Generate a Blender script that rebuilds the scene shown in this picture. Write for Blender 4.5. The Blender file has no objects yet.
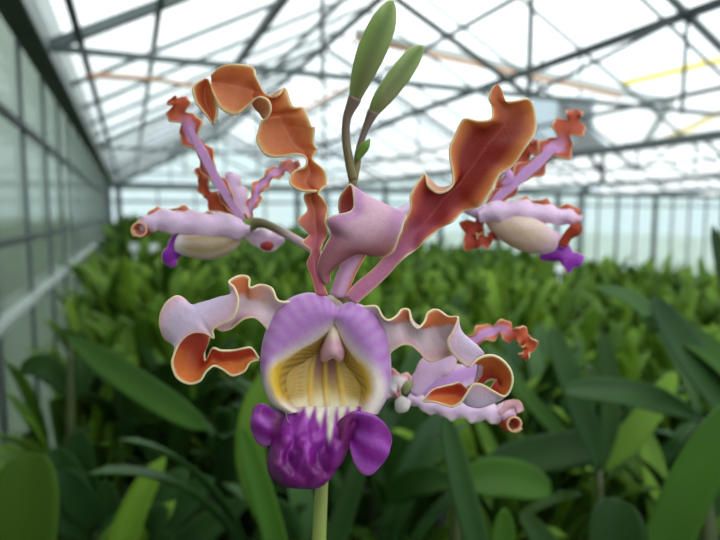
import bpy, math, random
from mathutils import Vector, Matrix
import numpy as np
random.seed(7)
C = bpy.context.scene.collection
S = bpy.context.scene
F = 560.0
PITCH = math.radians(5.6); YAW = math.radians(22.3)
CAM = Vector((0, 0, 2.0))
FW = Vector((0, math.cos(PITCH), -math.sin(PITCH))); UP = Vector((0, math.sin(PITCH), math.cos(PITCH))); RT = Vector((1, 0, 0))
U = Vector((-math.sin(YAW), math.cos(YAW), 0)); V = Vector((math.cos(YAW), math.sin(YAW), 0))
def W(px, py, d): return CAM + d*(FW + RT*((px-360)/F) + UP*((270-py)/F))
def G(u, v, z): return U*u + V*v + Vector((0, 0, z))

# ------------------------------------------------------------------ materials
def nodes(name):
    m = bpy.data.materials.new(name); m.use_nodes = True
    nt = m.node_tree; nt.nodes.clear()
    return m, nt, nt.nodes.new('ShaderNodeOutputMaterial')
def N(nt, t, **k):
    n = nt.nodes.new(t)
    for a, b in k.items(): n.inputs[a].default_value = b
    return n
def simple(name, col, rough=.5, metal=0., noise=0., scale=20., spec=.5):
    m, nt, out = nodes(name)
    p = N(nt, 'ShaderNodeBsdfPrincipled', Roughness=rough, Metallic=metal); p.inputs['Specular IOR Level'].default_value = spec
    p.inputs['Base Color'].default_value = (*col, 1)
    if noise:
        tc = nt.nodes.new('ShaderNodeTexCoord'); nz = N(nt, 'ShaderNodeTexNoise', Scale=scale, Detail=4.)
        mx = nt.nodes.new('ShaderNodeMixRGB'); mx.blend_type = 'MULTIPLY'; mx.inputs[0].default_value = noise
        mx.inputs[1].default_value = (*col, 1)
        nt.links.new(tc.outputs['Object'], nz.inputs[0]); nt.links.new(nz.outputs['Fac'], mx.inputs[2])
        nt.links.new(mx.outputs[0], p.inputs['Base Color'])
    nt.links.new(p.outputs[0], out.inputs[0]); return m
def petal_mat(name, trans=.35, rough=.45, bscale=1400., bump=.25, spec=.35):
    m, nt, out = nodes(name)
    at = nt.nodes.new('ShaderNodeAttribute'); at.attribute_name = 'tint'
    tc = nt.nodes.new('ShaderNodeTexCoord')
    nz = N(nt, 'ShaderNodeTexNoise', Scale=bscale*.45, Detail=3.); nt.links.new(tc.outputs['Object'], nz.inputs[0])
    mr = N(nt, 'ShaderNodeMapRange'); mr.inputs[3].default_value = .86; mr.inputs[4].default_value = 1.12
    nt.links.new(nz.outputs['Fac'], mr.inputs[0])
    mx = nt.nodes.new('ShaderNodeVectorMath'); mx.operation = 'SCALE'
    nt.links.new(at.outputs['Color'], mx.inputs[0]); nt.links.new(mr.outputs[0], mx.inputs['Scale'])
    vo = N(nt, 'ShaderNodeTexVoronoi', Scale=bscale); nt.links.new(tc.outputs['Object'], vo.inputs[0])
    bp = N(nt, 'ShaderNodeBump', Strength=bump, Distance=.0003); nt.links.new(vo.outputs['Distance'], bp.inputs['Height'])
    p = N(nt, 'ShaderNodeBsdfPrincipled', Roughness=rough); p.inputs['Specular IOR Level'].default_value = spec
    t = nt.nodes.new('ShaderNodeBsdfTranslucent'); ms = nt.nodes.new('ShaderNodeMixShader'); ms.inputs[0].default_value = trans
    nt.links.new(mx.outputs[0], p.inputs['Base Color']); nt.links.new(mx.outputs[0], t.inputs['Color'])
    nt.links.new(bp.outputs[0], p.inputs['Normal'])
    nt.links.new(p.outputs[0], ms.inputs[1]); nt.links.new(t.outputs[0], ms.inputs[2]); nt.links.new(ms.outputs[0], out.inputs[0])
    return m
def leaf_mat(name, c1, c2, trans=.3, rough=.48):
    m, nt, out = nodes(name)
    tc = nt.nodes.new('ShaderNodeTexCoord'); oi = nt.nodes.new('ShaderNodeObjectInfo')
    nz = N(nt, 'ShaderNodeTexNoise', Scale=5., Detail=3.); nt.links.new(tc.outputs['Object'], nz.inputs[0])
    ad = nt.nodes.new('ShaderNodeMath'); ad.operation = 'MULTIPLY_ADD'; ad.inputs[1].default_value = 2.2; ad.inputs[2].default_value = -.6
    nt.links.new(nz.outputs['Fac'], ad.inputs[0])
    a2 = nt.nodes.new('ShaderNodeMath'); a2.operation = 'MULTIPLY_ADD'; a2.inputs[1].default_value = .6; nt.links.new(oi.outputs['Random'], a2.inputs[0])
    a3 = nt.nodes.new('ShaderNodeMath'); a3.operation = 'SUBTRACT'; a3.inputs[1].default_value = .3; a3.use_clamp = True
    nt.links.new(ad.outputs[0], a2.inputs[2]); nt.links.new(a2.outputs[0], a3.inputs[0])
    mx = nt.nodes.new('ShaderNodeMixRGB'); mx.inputs[1].default_value = (*c1, 1); mx.inputs[2].default_value = (*c2, 1)
    nt.links.new(a3.outputs[0], mx.inputs[0])
    p = N(nt, 'ShaderNodeBsdfPrincipled', Roughness=rough); p.inputs['Specular IOR Level'].default_value = .16
    t = nt.nodes.new('ShaderNodeBsdfTranslucent'); ms = nt.nodes.new('ShaderNodeMixShader'); ms.inputs[0].default_value = trans
    nt.links.new(mx.outputs[0], p.inputs['Base Color']); nt.links.new(mx.outputs[0], t.inputs['Color'])
    nt.links.new(p.outputs[0], ms.inputs[1]); nt.links.new(t.outputs[0], ms.inputs[2]); nt.links.new(ms.outputs[0], out.inputs[0])
    return m
def glass_mat(name, tcol, milky=0., mcol=(.9, .95, .95)):
    m, nt, out = nodes(name)
    tr = N(nt, 'ShaderNodeBsdfTransparent', Color=(*tcol, 1)); gl = N(nt, 'ShaderNodeBsdfGlossy', Roughness=.08)
    fr = N(nt, 'ShaderNodeFresnel', IOR=1.35); m1 = nt.nodes.new('ShaderNodeMixShader')
    nt.links.new(fr.outputs[0], m1.inputs[0]); nt.links.new(tr.outputs[0], m1.inputs[1]); nt.links.new(gl.outputs[0], m1.inputs[2])
    tl = N(nt, 'ShaderNodeBsdfTranslucent', Color=(*mcol, 1)); m2 = nt.nodes.new('ShaderNodeMixShader'); m2.inputs[0].default_value = milky
    tc = nt.nodes.new('ShaderNodeTexCoord'); nz = N(nt, 'ShaderNodeTexNoise', Scale=1.3, Detail=4.); nt.links.new(tc.outputs['Object'], nz.inputs[0])
    mr = N(nt, 'ShaderNodeMapRange'); mr.inputs[3].default_value = milky*.6; mr.inputs[4].default_value = min(1, milky*1.4)
    nt.links.new(nz.outputs['Fac'], mr.inputs[0]); nt.links.new(mr.outputs[0], m2.inputs[0])
    nt.links.new(m1.outputs[0], m2.inputs[1]); nt.links.new(tl.outputs[0], m2.inputs[2]); nt.links.new(m2.outputs[0], out.inputs[0])
    return m
M = {
 'petal': petal_mat('petal_tissue', .38),
 'sepal': petal_mat('sepal_tissue', .25, bump=.22),
 'lip': petal_mat('lip_tissue', .25, rough=.35, bscale=1100),
 'velvet': petal_mat('velvet_lip', .2, rough=.32, bscale=700, bump=.4, spec=.5),
 'stem': petal_mat('spike_stem', .05, rough=.4, bscale=500, bump=.2),
 'leaf': leaf_mat('orchid_leaf', (.020, .065, .006), (.13, .25, .018), .22),
 'leafdark': leaf_mat('dark_leaf', (.005, .022, .003), (.022, .062, .007), .12),
 'leaflime': leaf_mat('lime_leaf', (.05, .12, .008), (.15, .26, .02), .25),
 'leafblue': leaf_mat('bluish_leaf', (.012, .042, .009), (.038, .095, .022), .12, .4),
 'cane': simple('cane', (.06, .08, .02), .5, noise=.6, scale=30),
 'pot': simple('pot_plastic', (.012, .012, .013), .45),
 'bark': simple('bark', (.06, .035, .02), .9, noise=.8, scale=60),
 'metal': simple('galvanised_steel', (.13, .16, .165), .5, .3, noise=.5, scale=6),
 'darkmetal': simple('weathered_steel', (.045, .06, .065), .6, .2, noise=.5, scale=5),
 'pale': simple('pale_aluminium', (.42, .47, .46), .45, .2, noise=.3, scale=4),
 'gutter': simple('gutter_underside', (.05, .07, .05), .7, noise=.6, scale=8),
 'concrete': simple('concrete', (.22, .23, .22), .9, noise=.5, scale=3),
 'bench': simple('bench_slate', (.16, .19, .21), .6, noise=.4, scale=10),
 'roof_glass': glass_mat('roof_glass', (.88, .92, .93), .08),
 'left_glass': glass_mat('grey_green_glass', (.30, .36, .31), .45, (.20, .25, .21)),  # grey-green tinted pane, unevenly milky
 'milky': glass_mat('milky_panel', (.72, .80, .82), .72, (.66, .74, .77)),
 'copper': simple('orange_pipe', (.62, .32, .16), .5, .0, noise=.3, scale=9),
 'yellow': simple('yellow_paint', (.80, .62, .05), .5),
 'white': simple('white_plastic', (.75, .78, .80), .5),
 'bluebox': simple('blue_grey_casing', (.30, .40, .46), .5),
 'blackgrille': simple('dark_grille', (.03, .04, .05), .6),
 'hedge': leaf_mat('hedge_leaf', (.03, .09, .015), (.14, .26, .06), .2),
 'grass': simple('grass', (.10, .20, .05), .95, noise=.6, scale=2),
}

# ------------------------------------------------------------------ mesh helpers
def mesh_obj(name, verts, faces, mat, parent=None, cols=None, smooth=True, parent_loc=None):
    me = bpy.data.meshes.new(name)
    me.from_pydata([tuple(v) for v in verts], [], faces)
    if smooth: me.polygons.foreach_set('use_smooth', [True]*len(me.polygons))
    if cols is not None:
        a = me.attributes.new('tint', 'FLOAT_COLOR', 'POINT')
        a.data.foreach_set('color', np.array(cols, dtype=np.float32).ravel())
    me.materials.append(mat); me.update()
    o = bpy.data.objects.new(name, me); C.objects.link(o)
    if parent is not None:
        o.parent = parent
        off = parent_loc if parent_loc is not None else world_loc(parent)
        me.transform(Matrix.Translation(-off))
    return o
def world_loc(o):
    p = Vector(o.location)
    while o.parent: o = o.parent; p += Vector(o.location)
    return p
def tag(o, label=None, cat=None, group=None, kind=None):
    if label: o['label'] = label
    if cat: o['category'] = cat
    if group: o['group'] = group
    if kind: o['kind'] = kind
    return o
def empty(name, loc, label, cat, group=None):
    o = bpy.data.objects.new(name, None); o.empty_display_size = .05; C.objects.link(o); o.location = loc
    return tag(o, label, cat, group)
def cr(P, n):     # catmull-rom through rows of array P (k, ...), n samples per span
    P = np.asarray(P, float); k = len(P)
    E = np.concatenate([[2*P[0]-P[1]], P, [2*P[-1]-P[-2]]])
    out = []
    for i in range(k-1):
        a, b, c, d = E[i], E[i+1], E[i+2], E[i+3]
        for j in range(n):
            t = j/n
            out.append(.5*((2*b)+(-a+c)*t+(2*a-5*b+4*c-d)*t*t+(-a+3*b-3*c+d)*t**3))
    out.append(P[-1]); return np.array(out)
class Bag:
    def __init__(s): s.v = []; s.f = []; s.c = []
    def add(s, v, f, c=None):
        n = len(s.v); s.v += [Vector(x) for x in v]; s.f += [tuple(i+n for i in q) for q in f]
        if c is not None: s.c += list(c)
    def box(s, lo, hi, fr=None):
        pts = [(x, y, z) for x in (lo[0], hi[0]) for y in (lo[1], hi[1]) for z in (lo[2], hi[2])]
        if fr: pts = [fr(*p) for p in pts]
        s.add(pts, [(0, 1, 3, 2), (4, 6, 7, 5), (0, 4, 5, 1), (2, 3, 7, 6), (0, 2, 6, 4), (1, 5, 7, 3)])
    def bar(s, a, b, w, h=None, up=Vector((0, 0, 1))):
        h = h or w; a = Vector(a); b = Vector(b); t = (b-a).normalized()
        x = t.cross(up)
        if x.length < 1e-3: x = t.cross(Vector((1, 0, 0)))
        x.normalize(); y = x.cross(t)
        pts = [p + x*(i*w/2) + y*(j*h/2) for p in (a, b) for i in (-1, 1) for j in (-1, 1)]
        s.add(pts, [(0, 1, 3, 2), (4, 6, 7, 5), (0, 4, 5, 1), (2, 3, 7, 6), (0, 2, 6, 4), (1, 5, 7, 3)])
    def tube(s, pts, rad, seg=12, n=4, col=None, flat=1., ridge=0., axis=None):
        P = cr([(*p, r) for p, r in zip(pts, rad)], n); k = len(P)
        V_, Cc = [], []
        ref = Vector(axis) if axis else Vector((0, -1, 0))
        for i in range(k):
            a = Vector(P[max(i-1, 0)][:3]); b = Vector(P[min(i+1, k-1)][:3]); t = (b-a).normalized()
            x = t.cross(ref)
            if x.length < .05: x = t.cross(Vector((0, 0, 1)))
            x.normalize(); y = x.cross(t)
            for q in range(seg):
                an = 2*math.pi*q/seg; r = P[i][3]*(1+ridge*math.cos(3*an))
                V_.append(Vector(P[i][:3]) + x*math.cos(an)*r + y*math.sin(an)*r*flat)
                if col: Cc.append((*col(i/(k-1), q/seg), 1))
        Fc = [(i*seg+q, i*seg+(q+1) % seg, (i+1)*seg+(q+1) % seg, (i+1)*seg+q) for i in range(k-1) for q in range(seg)]
        Fc.append(tuple(range(seg))[::-1]); Fc.append(tuple((k-1)*seg+q for q in range(seg)))
        s.add(V_, Fc, Cc if col else None)
    def build(s, name, mat, parent=None, smooth=False, label=None):
        o = mesh_obj(name, s.v, s.f, mat, parent, s.c if s.c else None, smooth)
        if label: o['label'] = label
        return o
def shell(bag, grid, colf, D, thick=.0006, flip=False, ctrl=True):
    """grid (n,m,3): control-space points (px,py,off) -> closed two-sided skin with real thickness"""
    n, m = grid.shape[:2]
    if ctrl:
        P = np.zeros((n, m, 3)); f = np.array(FW); r = np.array(RT); u = np.array(UP); c = np.array(CAM)
        d = D - grid[..., 2]*D/F
        P = c + d[..., None]*(f + r*((grid[..., 0]-360)/F)[..., None] + u*((270-grid[..., 1])/F)[..., None])
    else: P = grid
    da = np.gradient(P, axis=0); db = np.gradient(P, axis=1)
    nn = np.cross(da, db); L = np.linalg.norm(nn, axis=2, keepdims=True); nn = nn/np.maximum(L, 1e-12)
    if flip: nn = -nn
    taper = np.ones((n, m, 1))
    A = P + nn*thick/2; B = P - nn*thick/2
    verts = [tuple(x) for x in A.reshape(-1, 3)] + [tuple(x) for x in B.reshape(-1, 3)]
    cols = []
    for side in 'FB':
        for i in range(n):
            for j in range(m):
                cols.append((*colf(i/(n-1), j/(m-1), side, grid[i, j, 0], grid[i, j, 1]), 1))
    o = n*m; faces = []
    for i in range(n-1):
        for j in range(m-1):
            a, b, c_, d_ = i*m+j, i*m+j+1, (i+1)*m+j+1, (i+1)*m+j
            q = (a, b, c_, d_) if flip else (a, d_, c_, b)
            faces.append(q); faces.append(tuple(x+o for x in q[::-1]))
    loop = [(0, j) for j in range(m)] + [(i, m-1) for i in range(1, n)] + [(n-1, j) for j in range(m-2, -1, -1)] + [(i, 0) for i in range(n-2, 0, -1)]
    idx = [i*m+j for i, j in loop]
    for a, b in zip(idx, idx[1:]+idx[:1]):
        faces.append((a, b, b+o, a+o) if not flip else (b, a, a+o, b+o))
    bag.add(verts, faces, cols)
def mixc(a, b, t):
    t = max(0., min(1., t)); return tuple(x*(1-t)+y*t for x, y in zip(a, b))
def sst(a, b, x):
    t = max(0., min(1., (x-a)/(b-a))); return t*t*(3-2*t)
def srgb(r, g, b):
    return tuple(((c/255)/12.92 if c/255 <= .04045 else ((c/255+.055)/1.055)**2.4) for c in (r, g, b))
def cross3(rows, m, n):   # stations of L,C,R (or more) -> dense grid
    A = np.array(rows, float)                  # (k, q, 3)
    A = cr(A, n)                                # along
    A = np.swapaxes(A, 0, 1); A = cr(A, m); return np.swapaxes(A, 0, 1)
def pt(*p): return (p[0], p[1], p[2] if len(p) > 2 else 0)
def st(text):
    rows = []
    for ln in text.strip().split('\n'):
        ln = ln.split('#')[0].strip()
        if not ln: continue
        rows.append([pt(*[float(x) for x in tok.split(',')]) for tok in ln.split()])
    return rows

D0 = .165
LILAC = srgb(222, 188, 222); CREAM = srgb(250, 232, 190); ORANGE = srgb(218, 130, 80); DRED = srgb(170, 58, 34); TAN = srgb(238, 182, 116)
PINK = srgb(212, 120, 140); VIO = srgb(176, 118, 212)

# ================================================================== THE ORCHID
oroot = empty('orchid_plant', (.0, .215, 1.09), 'flowering orchid spike with four ruffled lilac, orange and purple blooms and two green buds', 'orchid')
OP = Vector(oroot.location)
# pot, canes and leaves far below the spike
b = Bag(); b.tube([OP+Vector((0, 0, z)) for z in (0, .02, .06, .10, .118, .12)], [.048, .05, .056, .062, .066, .066], 24, 2); b.build('pot', M['pot'], oroot, True)
b = Bag(); b.tube([OP+Vector((0, 0, z)) for z in (.100, .121, .124)], [.058, .058, .05], 18, 1); b.build('bark_mix', M['bark'], oroot, True)
def spine(pxs): return [W(x, y, d) for x, y, d in pxs]
GREEN = srgb(150, 172, 84); OLV = srgb(120, 112, 66)
def stemcol(t, q):
    return mixc(GREEN, mixc(OLV, srgb(128, 100, 92), .35), sst(.35, .8, t))
b = Bag()
b.tube([OP+Vector((0, 0, .122)), OP+Vector((-.004, .0, .3)), OP+Vector((-.010, -.014, .5)), W(316, 860, .196), W(316, 720, .192), W(317, 640, .190), W(318, 580, .189), W(320, 520, .187), W(324, 455, .188), W(332, 380, .192), W(344, 290, .190), W(352, 235, .186), W(353, 205, .182), W(353, 178, .180)],
       [.0035, .0032, .003, .0027, .0025, .0024, .0024, .0023, .002, .002, .0018, .0015, .0014, .0014], 12, 5, stemcol)
b.build('flower_stem', M['stem'], oroot, True)
def pbcol(t, q): return mixc(srgb(110, 120, 60), srgb(150, 160, 80), t)
for k, (dx, dy) in enumerate([(.02, .02), (-.025, .015), (.005, -.03)]):
    b = Bag(); B0 = OP+Vector((dx, dy, .12))
    b.tube([B0, B0+Vector((dx*.3, dy*.3, .05)), B0+Vector((dx*.6, dy*.6, .12)), B0+Vector((dx*.8, dy*.8, .18))], [.006, .011, .010, .004], 12, 4, pbcol)
    b.build('pseudobulb', M['stem'], oroot, True)
# ---- buds
def bud(ped, pr, body, br, name_b='bud'):
    def pc(t, q): return mixc(srgb(120, 108, 70), srgb(112, 92, 84), sst(.1, .8, t))
    def bc(t, q):
        g = mixc(srgb(96, 116, 50), srgb(138, 158, 86), .5+.5*math.sin(q*2*math.pi*3+.6))
        g = mixc(g, srgb(112, 84, 78), .55*sst(.75, .2, t)*(.5+.5*math.cos(q*2*math.pi)))
        return mixc(g, srgb(112, 140, 60), sst(.75, 1, t))
    k = Bag(); k.tube(spine(body), br, 24, 6, bc, flat=.8, ridge=.07)
    o = k.build('bud', M['stem'], oroot, True)
    k = Bag(); k.tube(spine(ped), pr, 12, 6, pc); k.build('bud_stalk', M['stem'], o, True)
    return o
PX = D0/F
bud([(353, 180, .180), (349, 160, .179), (346, 138, .178), (347, 118, .177), (355, 98, .176)], [x*PX*1.06 for x in (4.6, 4.6, 4.4, 4.4, 7)],
    [(354, 101, .176), (358, 86, .175), (364, 68, .174), (373, 45, .173), (383, 22, .172), (390, 6, .172), (393, 1, .172)], [x*PX*1.06 for x in (5.5, 9, 12.5, 14.5, 12.5, 6.5, 1)])
bud([(354, 180, .181), (357, 164, .182), (359, 150, .182), (365, 130, .182), (373, 112, .182)], [x*PX*1.08 for x in (4, 3.8, 3.6, 3.6, 6)],
    [(372, 114, .182), (379, 102, .182), (389, 88, .183), (401, 72, .184), (413, 56, .185), (420, 49, .185), (423, 46, .185)], [x*PX*1.1 for x in (5, 8.5, 10.5, 11, 9, 5, 1)])
b = Bag(); b.tube(spine([(357, 160, .180), (361, 152, .179), (366, 145, .178), (370, 139, .178)]), [x*PX for x in (2, 5, 4.6, .8)], 10, 4, lambda t, q: srgb(108, 140, 56), flat=.5)
b.build('bract', M['stem'], oroot, True)

# ---- front flower ------------------------------------------------
def fr_core():
    b = Bag()
    b.tube(spine([(330, 300, .190), (333, 306, .180), (334, 312, .172), (334, 330, .170)]), [x*PX for x in (6, 8, 12, 9)], 16, 4, lambda t, q: srgb(200, 170, 160))
    return b.build('flower', M['sepal'], oroot, True, 'large front bloom with open lilac hood and purple lip')
flower = fr_core()

def petalA_col(s, t, side, x, y):
    e = min(t, 1-t)
    base = mixc(PINK, ORANGE, sst(.08, .3, s))
    core = mixc(mixc(srgb(190, 90, 130), DRED, sst(.05, .25, s)), srgb(214, 110, 66), sst(.35, .6, s)*.55)
    c = mixc(base, core, sst(.10, .38, e)*(.75 if t > .5 else .45))
    c = mixc(c, srgb(216, 140, 110), .55*math.exp(-((t-.5)/.03)**2))
    c = mixc(TAN, c, sst(.0, .12, e))
    if side == 'B': c = mixc(c, srgb(224, 160, 120), .55)
    c = mixc(CREAM, c, sst(.0, .035, e)); return c
A_ = st('''
316,294,-2 322,296,-1 328,295,-2
312,277,-3 317,279,-1 322,278,-3
307,263,-4 314,264,-1 320,260,-4
311,251,2 315,251,-2 321,250,2
302,243,4 315,243,-2 324,242,-2
309,234,-4 316,235,-3 328,234,-4
297,221,6 315,224,-3 326,222,4
307,211,-2 314,211,-3 328,208,-5
304,199,-2 311,200,-5 322,197,3
305,194,-2 312,195,-4 319,194,4
317,191,9 312,190,-3 321,190,3
303,191,12 307,186,0 325,187,-2
290,184,10 305,181,0 327,184,-4
293,172,5 309,174,-5 325,171,-3
305,167,6 308,165,-4 314,161,-1
306,158,9 307,158,-4 313,157,-2
296,154,10 303,153,-3 317,150,-4
276,157,9 298,149,-4 316,147,-2
263,153,6 293,144,-4 314,142,0
256,140,3 286,131,-5 315,127,3
258,131,2 282,124,-5 314,132,1
261,122,3 279,117,-3 309,119,3
267,118,6 266,117,-7 304,108,-1
271,110,10 261,113,-9 293,106,4
269,101,12 256,108,-9 286,88,-1
262,97,10 253,103,-8 280,94,3
255,99,7 252,98,-6 273,97,2
248,106,4 253,92,-4 264,92,-2
235,115,4 245,89,-4 256,76,4
221,109,7 236,87,-4 253,67,-2
216,100,6 227,85,-4 237,64,5
212,91,4 219,84,-4 222,66,1
211,86,-2 212,82,-7 211,75,-4
''')
b = Bag(); shell(b, cross3(A_, 11, 6), petalA_col, D0, flip=True)
TIP = st('''
209,80,-8 207,79,-10 203,79,-8
214,90,-3 205,90,-16 193,87,-4
217,104,-1 206,104,-16 196,102,-3
217,114,-1 211,114,-10 205,114,-4
214,124,-3 213,124,-4 212,123,-4
''')
shell(b, cross3(TIP, 8, 6), lambda s, t, side, x, y: petalA_col(.45, t, side, x, y), D0, flip=True)
b.build('petal', M['petal'], flower, True, 'left upright petal, long orange and strongly ruffled, tip curled')

def petalB_col(s, t, side, x, y):
    e = min(t, 1-t)
    base = mixc(srgb(222, 160, 170), srgb(205, 96, 80), sst(.12, .3, s)); base = mixc(base, srgb(214, 124, 66), sst(.3, .6, s))
    core = mixc(srgb(206, 130, 176), srgb(160, 40, 50), sst(.1, .34, s)); core = mixc(core, srgb(142, 30, 16), sst(.33, .5, s)); core = mixc(core, srgb(206, 116, 74), sst(.70, .96, s)*.9)  # red core, its backlit darkness put into the colour
    c = mixc(base, core, sst(.03, .27, e))
    c = mixc(c, srgb(208, 110, 100), .45*math.exp(-((t-.5)/.02)**2)*(1-.7*s))
    if side == 'B': c = mixc(c, srgb(232, 180, 150), .7)
    c = mixc(srgb(240, 196, 120), c, sst(.0, .06, e)); return mixc(CREAM, c, sst(.0, .02, e))
B_ = st('''
345,296,-2 350,300,0 356,304,-2
356,283,-3 363,288,0 371,291,-3
372,270,-4 380,274,-2 388,275,-4
387,253,-4 396,258,-3 405,257,2
400,236,-3 409,243,-4 416,250,-4
405,222,2 417,231,-5 425,241,5
410,208,5 427,220,-5 440,229,-3
411,193,3 436,209,-6 453,222,3
424,174,-6 444,199,-6 463,212,-4
428,186,10 452,191,-6 473,209,-2
440,193,13 459,184,-6 482,205,5
453,183,10 465,176,-6 491,192,5
449,152,1 474,164,-6 500,175,4
454,136,-4 481,154,-5 513,166,2
463,119,-4 489,143,-4 527,146,5
478,121,4 497,134,-4 536,131,0
491,119,8 505,123,-3 535,112,-4
492,108,1 507,113,-2 529,99,3
489,99,4 502,105,-2 517,101,6
491,90,2 498,98,0 507,102,4
497,84,0 498,85,0 501,90,0
''')
b = Bag(); shell(b, cross3(B_, 12, 6), petalB_col, D0, flip=True)
b.build('petal', M['petal'], flower, True, 'right upright petal, broad dark red with scalloped tan margin')

def dors_col(s, t, side, x, y):
    e = min(t, 1-t)
    if side == 'F':
        c = mixc(srgb(214, 160, 200), srgb(206, 96, 66), sst(.15, .4, s))
        c = mixc(srgb(220, 130, 80), c, sst(.05, .25, 1-t))
    else:
        c = mixc(srgb(206, 150, 196), srgb(224, 178, 202), sst(.3, .7, e*2))
        c = mixc(c, srgb(176, 104, 84), .85*sst(.45, .95, t)*sst(.5, .7, s))
        c = mixc(c, srgb(156, 84, 92), .85*sst(.6, .8, s))
    return mixc(CREAM, c, sst(.0, .05, e))
D_ = st('''
330,294,-6 338,297,-1 347,298,-6
336,277,-8 344,277,-1 354,277,-8
344,258,-12 353,258,-5 366,256,-4
347,240,-20 363,240,-15 378,238,-10
341,222,-24 368,224,-24 393,226,-20
338,206,-20 370,208,-24 403,221,-18
341,194,-12 370,199,-16 407,217,-10
350,184,-4 374,200,-2 408,216,0
353,196,5 376,209,9 404,224,9
351,211,9 372,222,15 399,238,9
327,218,12 360,235,17 393,252,4
331,233,3 352,244,15 380,257,0
325,246,6 340,253,12 360,253,0
319,260,3 329,265,9 342,262,0
318,272,1 323,276,5 331,272,-2
324,284,0 326,284,1 330,283,-1
''')
b = Bag(); shell(b, cross3(D_, 12, 6), dors_col, D0, flip=True)
b.build('sepal', M['sepal'], flower, True, 'upper sepal, pinkish lilac, rolled forward with an orange hollow')

def latcol(flip_s0, s_split):
    def f(s, t, side, x, y):
        e = min(t, 1-t)
        if side == 'F':
            body = srgb(216, 190, 200)
            fl = srgb(216, 122, 76)
            if s < s_split:
                c = mixc(fl, body, sst(.30, .42, t)); c = mixc(c, srgb(228, 200, 205), sst(.22, .0, s))
                c = mixc(c, srgb(208, 120, 140), sst(.75, 1, t)*.6)
            else: c = mixc(srgb(222, 124, 62), srgb(186, 62, 40), sst(.3, .75, t))
            c = mixc(body, c, sst(.0, .16, s))
            c = mixc(c, srgb(206, 180, 140), sst(.97, 1, s))
        else:
            c = mixc(srgb(228, 190, 215), srgb(218, 196, 228), sst(0, .4, e))
            c = mixc(c, srgb(214, 150, 150), .5*sst(.16, .0, e))
        return mixc(CREAM, c, sst(.0, .055, e))
    return f
LS = st('''
304,296,-4 302,312,-6 292,342,-8
290,301,0 287,312,-6 273,336,-2
278,300,5 273,311,-6 262,324,0
272,288,3 265,308,-6 254,318,4
261,284,-2 256,306,-6 244,319,5
250,287,3 248,304,-6 237,324,2
249,277,0 243,303,-5 229,330,0
240,275,2 238,302,-3 220,331,2
229,281,9 232,304,-1 212,325,3
235,288,14 227,300,5 209,324,-8
239,302,17 219,298,7 206,320,-10
233,319,17 211,301,8 202,312,-10
217,327,15 203,305,10 195,306,-8
213,332,14 198,309,12 190,305,-6
214,339,11 194,313,14 184,299,-4
206,334,15 190,317,15 176,296,-2
195,333,16 185,321,15 166,303,0
186,337,16 180,328,14 160,316,2
179,345,15 176,337,12 161,330,2
174,355,15 175,347,6 170,341,-6
172,365,14 184,352,-10 196,330,-14
177,378,11 190,362,-14 210,334,-18
189,384,9 197,370,-12 205,352,-18
200,381,8 204,369,-9 206,361,-8
206,372,8 212,360,-8 212,348,2
214,366,8 220,362,-8 221,350,3
223,370,5 229,362,-7 233,350,1
232,376,7 238,362,-6 243,348,3
244,372,4 246,359,-4 250,347,3
250,363,3 252,357,-2 254,350,1
259,360,1 259,359,0 259,358,1
''')
b = Bag(); shell(b, cross3(LS, 12, 6), latcol(0, .45), D0, flip=False)
b.build('sepal', M['sepal'], flower, True, 'left side sepal, lilac outside, rolled into an orange curl')
RS = st('''
348,303,-4 350,318,-8 360,350,-10
362,306,-2 370,320,-7 384,357,-5
376,306,2 382,322,-7 393,351,0
382,316,9 389,324,-6 401,346,3
388,320,11 396,325,-5 407,345,3
396,316,4 402,326,-7 413,347,2
402,309,-2 408,327,-8 420,353,2
409,310,0 413,328,-7 426,360,3
411,321,9 419,329,-4 432,362,2
417,328,11 425,330,-4 438,361,0
424,322,5 431,331,-7 445,358,-3
428,312,0 438,332,-9 450,356,-6
437,309,-2 444,333,-6 456,354,-8
448,316,3 450,328,0 462,352,-10
458,317,10 459,331,6 468,348,-12
453,330,15 466,337,10 476,352,-14
447,342,16 472,342,12 482,358,-15
452,354,16 479,349,12 484,366,-15
464,365,16 482,353,9 482,374,-15
470,366,16 478,362,4 478,380,-15
479,358,16 480,368,-8 474,384,-16
492,355,15 491,370,-14 480,386,-16
504,361,14 499,377,-12 489,380,-14
512,373,13 503,384,-6 496,380,-6
512,386,12 502,390,0 494,382,-5
505,396,11 499,399,1 490,388,-6
494,391,11 490,404,2 483,398,-8
482,384,11 479,407,3 476,398,-8
473,384,11 468,405,1 470,390,-8
467,393,11 462,400,-3 464,386,-8
461,402,9 456,397,-6 459,382,-3
453,407,8 448,396,-6 452,384,-2
444,405,7 440,396,-4 443,386,-2
434,402,6 432,397,-2 432,390,-2
423,402,2 423,401,1 423,400,1
''')
b = Bag(); shell(b, cross3(RS, 12, 6), latcol(0, .45), D0, flip=True)
b.build('sepal', M['sepal'], flower, True, 'right side sepal, ruffled, rolled into an orange curl')

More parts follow.
